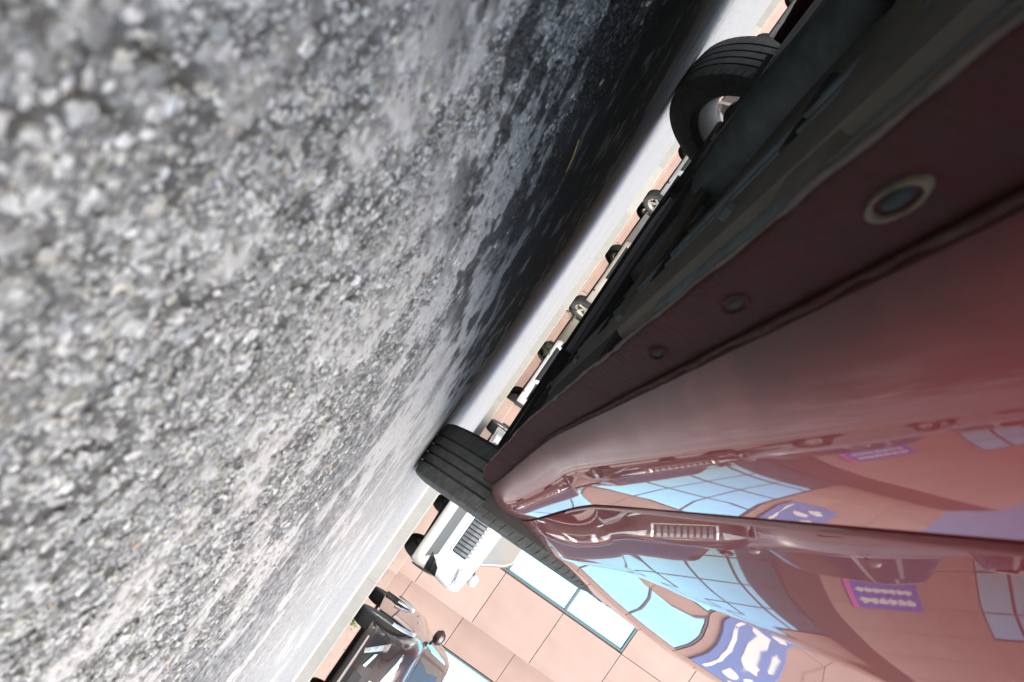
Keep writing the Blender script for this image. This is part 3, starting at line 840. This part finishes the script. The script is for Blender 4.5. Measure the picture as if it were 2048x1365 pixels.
# pinch flange under each sill: a hanging strip with a ragged dirty lower edge and plugged drain holes
def Yl(Y): return Y - YC
for sx in (-1, 1):
    ys = np.arange(.02, 1.83, .012); P = []; Q = []
    for k, Y in enumerate(ys):
        fl = float(ext(np.array(Yl(Y)), np.array(.17)))
        xx = RED_W/2 - .160 + fl
        jag = .0016*(vnoise(np.array([Y*38.]), np.array([3.]), 4)[0]-.5) + .0015*(vnoise(np.array([Y*9.]), np.array([1.]), 5)[0]-.5) + .012*float(sstep((Y-1.60)/.2))
        wob = .002*(vnoise(np.array([Y*25.]), np.array([5.]), 7)[0]-.5)
        zb = .1515 + jag
        P.append([(sx*(xx+.001), Yl(Y), .196), (sx*(xx+.0015+wob), Yl(Y), .185), (sx*(xx+.002+wob), Yl(Y), .17), (sx*(xx+.001+wob), Yl(Y), zb+.004), (sx*(xx-.001), Yl(Y), zb),
                  (sx*(xx-.004), Yl(Y), zb+.002), (sx*(xx-.005), Yl(Y), .175), (sx*(xx-.006), Yl(Y), .215)])
    fo = MB().grid(P).build("sill_flange", M_FLANGE, RED, True)
    # sealant bead where flange meets sill, and dusty lower edge
    bd = []; rs = []
    for k, Y in enumerate(np.arange(.03, 1.8, .009)):
        fl = float(ext(np.array(Yl(Y)), np.array(.19))); xx = RED_W/2 - .160 + fl
        nz = vnoise(np.array([Y*60.]), np.array([9.]), 11)[0]
        bd.append((sx*(xx+.004+.002*nz), Yl(Y), .1915+.001*nz)); rs.append(.0008+.0016*nz*sstep(np.array((1.1-Y)/.5)) + .0005)
    MB().tube(bd, [float(q) for q in rs], 7).build("sealant_bead", M_REDU, fo, True)
    bd = []; rs = []
    for k, Y in enumerate(np.arange(.03, 1.8, .008)):
        fl = float(ext(np.array(Yl(Y)), np.array(.17))); xx = RED_W/2 - .160 + fl
        nz = vnoise(np.array([Y*55.]), np.array([19.]), 12)[0]
        jag = .0016*(vnoise(np.array([Y*38.]), np.array([3.]), 4)[0]-.5) + .0015*(vnoise(np.array([Y*9.]), np.array([1.]), 5)[0]-.5) + .012*float(sstep(np.array((Y-1.60)/.2)))
        bd.append((sx*(xx-.001), Yl(Y), .1520+jag)); rs.append(.0007+.0016*nz)
    MB().tube(bd, [float(q) for q in rs], 7).build("dirt_edge", M_SEAL, fo, True)
    # plugs
    for Y in (.215, .352, .49):
        xx = RED_W/2 - .160 + float(ext(np.array(Yl(Y)), np.array(.17))) + .0022
        ring = []; nn = 28
        for k in range(nn+1):
            a = 2*math.pi*k/nn; row = []
            for (ra, dx) in ((.78, .0002), (.84, .0022), (.98, .0022), (1.06, -.001)):
                row.append((sx*(xx+dx), Yl(Y)+.0165*ra*math.cos(a), .173+.0055*ra*math.sin(a)))
            ring.append(row)
        pg = MB().grid(ring).build("drain_plug_rim", M_GROM if Y < .3 else M_FLANGE, fo, True)
        ds = [[(sx*(xx+dx), Yl(Y)+.0165*ra*math.cos(2*math.pi*k/nn), .173+.0055*ra*math.sin(2*math.pi*k/nn)) for (ra, dx) in ((.80, -.0005), (.55, -.0008), (.45, .0012), (0, .0016))] for k in range(nn+1)]
        MB().grid(ds).build("drain_plug", M_PLUG, pg, True)
# floor pan, rails, exhaust, tank, subframe, arms, air dam
fx = np.linspace(-.642, .642, 57); fy = np.linspace(-1.75, 1.55, 67)
P = []
for y in fy:
    row = []
    for x in fx:
        z = .212 + .012*math.cos(x*11) + .006*math.sin(y*9) - .0
        if abs(x) < .14: z += .07*math.cos(x/.14*math.pi/2)
        
        row.append((x, y, z))
    P.append(row)
MB().grid(P).build("floor_pan", M_UND, RED, True)
for sx in (-1, 1):
    MB().bbox((sx*.44-.045, -1.0, .186), (sx*.44+.045, 1.25, .215), .008).build("frame_rail", M_UND, RED)
    MB().bbox((sx*.60-.05, -.78, .178), (sx*.60+.05, -.58, .215), .006).build("jacking_plate", M_UND, RED)
    MB().bbox((sx*.56-.09, .10, .186), (sx*.56+.09, .75, .214), .006).build("shield_plate", M_UNDD, RED)
    # front lower arm, knuckle, driveshaft, strut
    MB().tube([(sx*.30, AX-.12, .195), (sx*.52, AX-.03, .20), (sx*.665, AX+.01, .195)], [.03, .026, .02], 10).build("lower_arm", M_UNDD, RED, True)
    MB().tube([(sx*.22, AX, .29), (sx*.64, AX, .312)], .016, 10).build("driveshaft", M_UNDD, RED, True)
    MB().tube([(sx*.63, AX, .30), (sx*.56, AX-.03, .72)], .03, 12).build("strut", M_UNDD, RED, True)
    MB().bbox((sx*.655-.03, AX-.06, .19), (sx*.655+.03, AX+.06, .40), .015).build("knuckle", M_HUB, RED)
    # splash guard behind the front wheel
    P = []
    for t in np.linspace(0, 1, 7):
        P.append([(sx*x, AX-.36 + .03*t, .175 + .14*t + .015*abs(x-.66)) for x in np.linspace(.46, .69, 8)])
    MB().grid(P).build("splash_guard", M_UNDD, RED, True)
MB().bbox((-.42, AX-.28, .192), (.42, AX+.02, .235), .015).build("subframe", M_UNDD, RED)
MB().bbox((-.52, AX+.05, .192), (.52, AX+.62, .206), .006).build("engine_undertray", M_UNDD, RED)
P = [[(x, AX+.62 - .10*(abs(x)/.72)**4, z) for x in np.linspace(-.72, .72, 25)] for z in (.178, .195, .22)]
MB().grid(P).build("air_dam", M_UNDD, RED, True)
MB().tube([(.05, 1.0, .225), (.05, .2, .215), (-.05, -.4, .215), (-.10, -.9, .22), (-.3, -1.5, .25)], .027, 12).build("exhaust_pipe", M_PIPE, RED, True)
MB().tube([(.04, .35, .215), (.04, .05, .212), (.02, -.2, .212)], [.05, .062, .05], 14).build("resonator", M_PIPE, RED, True)
for (x0, z0) in ((.355, .196), (.335, .194), (.31, .197)):
    MB().tube([(x0, -1.0, z0), (x0+.01, -.3, z0-.002), (x0-.01, .3, z0+.002), (x0, 1.0, z0)], .005, 8).build("brake_pipe", M_PIPE, RED, True)
for yy in (-.75, -.35, .1, .5, .9):
    for sx in (-1, 1):
        b_ = MB().bbox((sx*.335-.05, yy-.012, .188), (sx*.335+.05, yy+.012, .204), .004).build("pipe_clip", M_UNDD, RED)
        MB().tube([(sx*.44, yy+.05, .178), (sx*.44, yy+.05, .19)], .011, 6).build("bolt", M_PIPE, RED)
for yy in (-.5, .35):
    MB().bbox((-.60, yy-.05, .188), (.60, yy+.05, .208), .01).build("cross_member", M_UND, RED)
# ribbed tank / protective tube seen inside the flange
MB().tube([(.53, -.72, .205), (.53, -.50, .207), (.52, -.2, .205)], .022, 12).build("fuel_line_cover", M_PIPE, RED, True)

# ------------------------------------------------------------------ pink building
BY = 15.0
BLD = empty("pink_building", (4.0, BY, .09)); tag(BLD, "pink stone panel building with tall blue windows behind the parked cars", "building")
def bp(mb, name, m_, parent=None, smooth=False):
    o = mb.build(name, m_, parent or BLD, smooth)
    if parent is None: 
        o.data.transform(Matrix.Translation((-4.0, -BY, -.09)))
    else:
        o.data.transform(Matrix.Translation((-4.0, -BY, -.09)))
    return o
ROWZ = [.09, .7, 2.1, 3.5, 4.9, 6.3, 7.7, 9.1, 10.5]
# backing walls
bk = MB()
bk.box((2.6, BY+.05, .0), (5.14, BY+2.2, 10.5))
bp(bk, "wall", M_JOINT)
bk = MB().box((5.14, BY+1.65, .0), (11.9, BY+2.2, 10.5)); bp(bk, "wall", M_JOINT)
bk = MB().box((11.9, BY+.05, .0), (33, BY+2.2, 10.5)); bp(bk, "wall", M_JOINT)
bk = MB().box((-40, 20.05, .0), (2.6, 22, 10.5)); bp(bk, "wall", M_JOINT)
bk = MB().box((1.0, BY+.05, 0), (2.6, BY+2.2, 10.5)); bp(bk, "wall", M_JOINT)
PC = {}
def panel(x0, x1, z0, z1, y):
    g = .012
    key = (round(x1-x0, 3), round(z1-z0, 3))
    if key not in PC:
        o = MB().bbox((g/2, -.03, g/2), (x1-x0-g/2, .05, z1-z0-g/2), .004).build("wall_panel", M_WALL, BLD); PC[key] = o
    else:
        o = PC[key].copy(); COL.objects.link(o)
    o.location = (x0-4.0, y-BY + random.uniform(-.002, .002), z0-.09)
def win(x0, x1, z0, z1, y, cols, rws_):
    fr = MB(); t = .05
    fr.bbox((x0, y-.05, z0), (x1, y+.03, z0+t), .006); fr.bbox((x0, y-.05, z1-t), (x1, y+.03, z1), .006)
    fr.bbox((x0, y-.05, z0+t+.001), (x0+t, y+.03, z1-t-.001), .006); fr.bbox((x1-t, y-.05, z0+t+.001), (x1, y+.03, z1-t-.001), .006)
    f = bp(fr, "window", M_WFRAME)
    for k in range(1, cols):
        xx = x0 + (x1-x0)*k/cols; bp(MB().bbox((xx-.025, y-.045, z0+t+.001), (xx+.025, y+.025, z1-t-.001), .005), "mullion", M_WFRAME, f)
    for k in rws_:
        bp(MB().bbox((x0+t+.001, y-.04, k-.03), (x1-t-.001, y+.02, k+.03), .005), "transom", M_WFRAME, f)
    zs = [z0+t] + list(rws_) + [z1-t]
    for c in range(cols):
        for k in range(len(zs)-1):
            a = x0 + (x1-x0)*c/cols; b = x0 + (x1-x0)*(c+1)/cols
            bp(MB().box((a+.03, y-.005 + random.uniform(-.002, .002), zs[k]+.002), (b-.03, y+.012, zs[k+1]-.002)), "pane", M_WGLASS, f)
# main lit face: window strip then panels to the corner
win(2.66, 3.88, .85, 4.9, BY+.03, 1, (2.1, 3.5))
for i in range(len(ROWZ)-1):
    z0, z1 = ROWZ[i], ROWZ[i+1]
    panel(1.0, 2.6, z0, z1, BY)
    panel(3.9, 5.14, z0, z1, BY)
    if z0 >= 4.9 or z1 <= .71: panel(2.6, 3.9, z0, z1, BY)
    # recess
    panel(5.14, 6.46, z0, z1, BY+1.6)
    if z0 >= 6.3 or z1 <= .71:
        for q in range(4): panel(6.46+q*1.36, 6.46+(q+1)*1.36, z0, z1, BY+1.6)
    # right part
    for q in np.arange(11.9, 31, 1.6):
        if 16.6 < q < 21.4 and 0.7 <= z0 < 4.9: continue
        panel(q, q+1.6, z0, z1, BY)
    for q in np.arange(-19.8, 1.0, 1.6):
        if i < 3: panel(q, q+1.6, z0, z1, 20.0)
win(6.48, 11.88, .75, 6.28, BY+1.63, 4, (2.1, 3.5, 4.9))
win(16.72, 21.48, .75, 4.88, BY+.03, 4, (2.1, 3.5))
bp(MB().bbox((1.0, BY-.09, .08), (5.2, BY-.032, .30), .01), "plinth", M_PLINTH)
bp(MB().bbox((5.2, BY+1.5, .08), (11.9, BY+1.568, .30), .01), "plinth", M_PLINTH)
bp(MB().bbox((11.9, BY-.09, .08), (33, BY-.032, .30), .01), "plinth", M_PLINTH)
bp(MB().bbox((-40, 19.86, .08), (1.0, 19.96, .15), .01), "plinth", M_PLINTH)
# banner on the wall right of the recess
BN = empty("banner", (13.6, BY-.05, 2.0)); tag(BN, "blue and violet banner with white marks and pink stripe on the pink wall", "banner")
MB().bbox((-1.1, -.03, 0), (1.1, .015, 1.75), .008).build("banner_sheet", M_BLUE, BN)
MB().bbox((-1.1, -.037, 0), (-.93, -.031, 1.75), .002).build("stripe", M_PINK, BN)
for (zz, hh, marks) in ((1.2, .30, 6), (.72, .24, 7), (.3, .13, 5)):
    xx = -.80
    for k in range(marks):                       # blurred white lettering, not readable
        wd = 1.7/marks*1.04; ph = random.uniform(0, 6)
        P = [[(xx + wd*(.5+.5*rr*math.cos(t)*(1+.15*math.sin(3*t+ph))), -.034 - .004*(1-rr), zz + hh*(.5+.5*rr*math.sin(t)*(1+.25*math.cos(5*t+ph)))) for t in np.linspace(0, 2*math.pi, 25)] for rr in (1, .5, .001)]
        MB().grid(P).build("white_mark", M_WHITE, BN)
        xx += 1.7/marks
SG = empty("wall_sign", (7.9, BY+1.55, 6.6)); tag(SG, "wide blue sign with white blobs above the tall recessed windows", "sign")
MB().bbox((-1.45, -.06, 0), (1.45, .015, 1.55), .03).build("sign_board", M_BLUE2, SG)
for (a, b, c, d) in ((-1.3, .95, .34, .38), (-.9, .55, .26, .6), (-.55, 1.0, .3, .4), (-.2, .85, .26, .5), (.1, .95, .3, .36), (.5, .5, .24, .5), (.8, .85, .3, .4), (-1.2, .25, .6, .12), (-.4, .2, .7, .12), (.5, .2, .7, .1)):
    P = [[(a + c*(.5+.5*rr*math.cos(t)*(1+.22*math.sin(3*t+a*9))), -.068 - .004*(1-rr), b + d*(.5+.5*rr*math.sin(t)*(1+.18*math.cos(4*t+b*7)))) for t in np.linspace(0, 2*math.pi, 25)] for rr in (1, .5, .001)]
    MB().grid(P).build("white_mark", M_WHITE, SG)
# ------------------------------------------------------------------ parked cars
P_WHITE = paint("white", (.80, .80, .79), 0)
P_MAROON = paint("maroon", (.030, .010, .010), .3)
P_SILVER = paint("silver", (.45, .46, .47), .5)
P_GREY = paint("grey", (.10, .105, .11), .4)
P_BLACK = paint("black", (.012, .012, .014), .2)
P_BEIGE = paint("beige", (.55, .50, .42), .3)
M_SHIELD = mat("windscreen_grey", (.22, .22, .21), .15, spec=.6, coat=.6)
PAV = .094
suv = dict(W=1.96, L=4.5, H=1.66, r=.35, hood=1.08, wb=2.75, clear=.17, glass=M_SHIELD, n=6.5)
D0 = 9.7
car, sh, info = parked_car("white_suv", "white car with vertical slat grille facing the camera beside the near tyre", P_WHITE, (2.31, D0+2.25, PAV), math.pi+.02, suv, "cars parked in front of the pink building")
sedan_front(car, sh, dict(
    grille=[(-.37, .37, .56, .90, 11)],
    side=[("headlight", [(.50, .76), (.84, .82), (.88, .93), (.48, .88)], M_DLAMP, .010),
          ("lamp_bar", [(.52, .80), (.80, .845), (.80, .87), (.52, .83)], M_CHROME, .016),
          ("fog_intake", [(.50, .36), (.84, .40), (.82, .58), (.66, .54)], M_BLACK, .006),
          ("fog_trim", [(.56, .435), (.78, .475), (.775, .505), (.58, .465)], M_SLAT, .016)],
    mid=[("lower_intake", [(-.62, .31), (.62, .31), (.50, .44), (-.50, .44)], M_GREYP, .006)]))
sed = dict(W=1.80, L=4.55, H=1.48, r=.32, hood=.93, wb=2.68, clear=.19, n=6.0)
cr_a = math.pi - .275
car2, sh2, info2 = parked_car("maroon_sedan", "dark maroon car with chrome arch trims and silver fog lamp trim", P_MAROON, (4.67, 9.68, PAV), cr_a, sed, "cars parked in front of the pink building")
sedan_front(car2, sh2, dict(
    grille=[(-.36, .36, .52, .70, 9)],
    side=[("headlight", [(.42, .60), (.74, .66), (.86, .76), (.46, .72)], M_LAMP, .012),
          ("fog_trim", [(.56, .30), (.60, .28), (.76, .50), (.70, .50)], M_CHROME, .02),
          ("fog_bar", [(.46, .36), (.60, .40), (.62, .43), (.46, .39)], M_CHROME, .022),
          ("fog_intake", [(.44, .29), (.80, .31), (.78, .46), (.48, .46)], M_BLACK, .006)],
    mid=[("lower_intake", [(-.40, .27), (.40, .27), (.36, .42), (-.36, .42)], M_BLACK, .006), ("lip_trim", [(-.78, .235), (.78, .235), (.78, .255), (-.78, .255)], M_CHROME, .012)]))
yf, yr, cowl, Ra = info2
for sx in (-1, 1):
    for yc in (yf, yr):
        P = []
        for a in np.linspace(R_(12), R_(168), 26):
            P.append([(sx*(.885), yc+(Ra-.005)*math.cos(a), .32+(Ra-.005)*math.sin(a)), (sx*(.915), yc+(Ra+.004)*math.cos(a), .32+(Ra+.004)*math.sin(a)), (sx*.912, yc+(Ra+.032)*math.cos(a), .32+(Ra+.032)*math.sin(a)), (sx*(.88), yc+(Ra+.04)*math.cos(a), .32+(Ra+.04)*math.sin(a))])
        MB().grid(P).build("arch_trim", M_CHROME, car2, True)
lamp_std = dict(
    grille=[(-.42, .42, .55, .70, 11)],
    side=[("headlight", [(.48, .60), (.78, .66), (.84, .76), (.50, .72)], M_LAMP, .012), ("fog_intake", [(.50, .33), (.78, .35), (.76, .44), (.52, .43)], M_BLACK, .006)],
    mid=[("lower_intake", [(-.45, .27), (.45, .27), (.40, .42), (-.40, .42)], M_BLACK, .006)])
def simple(name, label, paintm, x, y, rz, sp, z=PAV, rimmat=None, group="cars parked in front of the pink building"):
    c, s, i = parked_car(name, label, paintm, (x, y, z), rz, sp, group, rimmat); sedan_front(c, s, lamp_std); return c
simple("silver_sedan", "silver car turned sideways, mirrored in the red sill", P_SILVER, 7.4, 9.0, math.pi/2+.25, dict(sed, nsp=10))
simple("white_hatchback", "white car right of the silver sideways car, mirrored only", P_WHITE, 12.6, 9.6, math.pi-.1, dict(sed, H=1.5))
LG = "cars parked beyond the red car's underside"
simple("grey_hatchback", "dark grey car whose wheel shows left of the red car's far wheel", P_GREY, -8.2, 16.6, math.pi-.25, dict(sed, clear=.205), .087, group=LG)
simple("silver_hatchback", "silver car with grey wheels just right of the red car's far wheel", P_SILVER, -4.15, 16.4, math.pi-.35, dict(sed, dusty=True, clear=.205), .087, group=LG)
simple("beige_sedan", "pale beige car with black tyres in the middle of the underbody gap", P_BEIGE, -1.45, 16.6, math.pi-.45, dict(sed, clear=.205), .087, group=LG)
simple("white_sedan", "white car with dusty tyres nearest to the red car's near tyre", P_WHITE, 1.0, 16.7, math.pi-.5, dict(sed, dusty=True, L=4.3, clear=.205), .087, group=LG)

# ------------------------------------------------------------------ small plants and litter
def shrub(x, y, z, h, n, label, leafm=M_LEAF):
    root = empty("shrub", (x, y, z)); tag(root, label, "shrub", "small plants along the far kerb")
    st = MB(); lf = MB()
    for k in range(7):
        a = random.uniform(0, 6.28); b = Vector((math.cos(a)*h*.5, math.sin(a)*h*.5, h*random.uniform(.6, 1)))
        st.tube([(0, 0, 0), tuple(b*.5 + Vector((0, 0, .02))), tuple(b)], [.006, .004, .002], 5)
        for q in range(n//7):
            c = b*random.uniform(.35, 1.05) + Vector((random.gauss(0, .04), random.gauss(0, .04), random.gauss(0, .03)))
            d = Vector((random.gauss(0, 1), random.gauss(0, 1), random.gauss(.2, .6))).normalized()*random.uniform(.03, .06)
            s_ = d.orthogonal().normalized()*d.length*.28
            lf.add([c, c + d*.5 + s_, c + d, c + d*.5 - s_], [(0, 1, 2, 3)])
    st.build("stem", M_STEM, root, True); lf.build("foliage", leafm, root)
shrub(-1.05, 13.9, .085, .24, 84, "ragged dark shrub in the middle of the gap under the red car")
shrub(-.25, 13.8, .085, .20, 70, "ragged dark shrub right of the middle of the gap under the car")
shrub(6.15, 14.2, .09, .10, 84, "little green weed at the wall foot under the maroon car", mat("weed", (.10, .20, .03), .6))
tw = MB().tube([(-.245, .885, gz(-.245, .885)+.003), (-.235, .93, gz(-.235, .93)+.0045), (-.222, .965, gz(-.222, .965)+.004)], [.0008, .0012, .0007], 6).build("twig", M_TAN, None, True)
tag(tw, "tiny dry tan twig on the dark asphalt under the car", "twig")
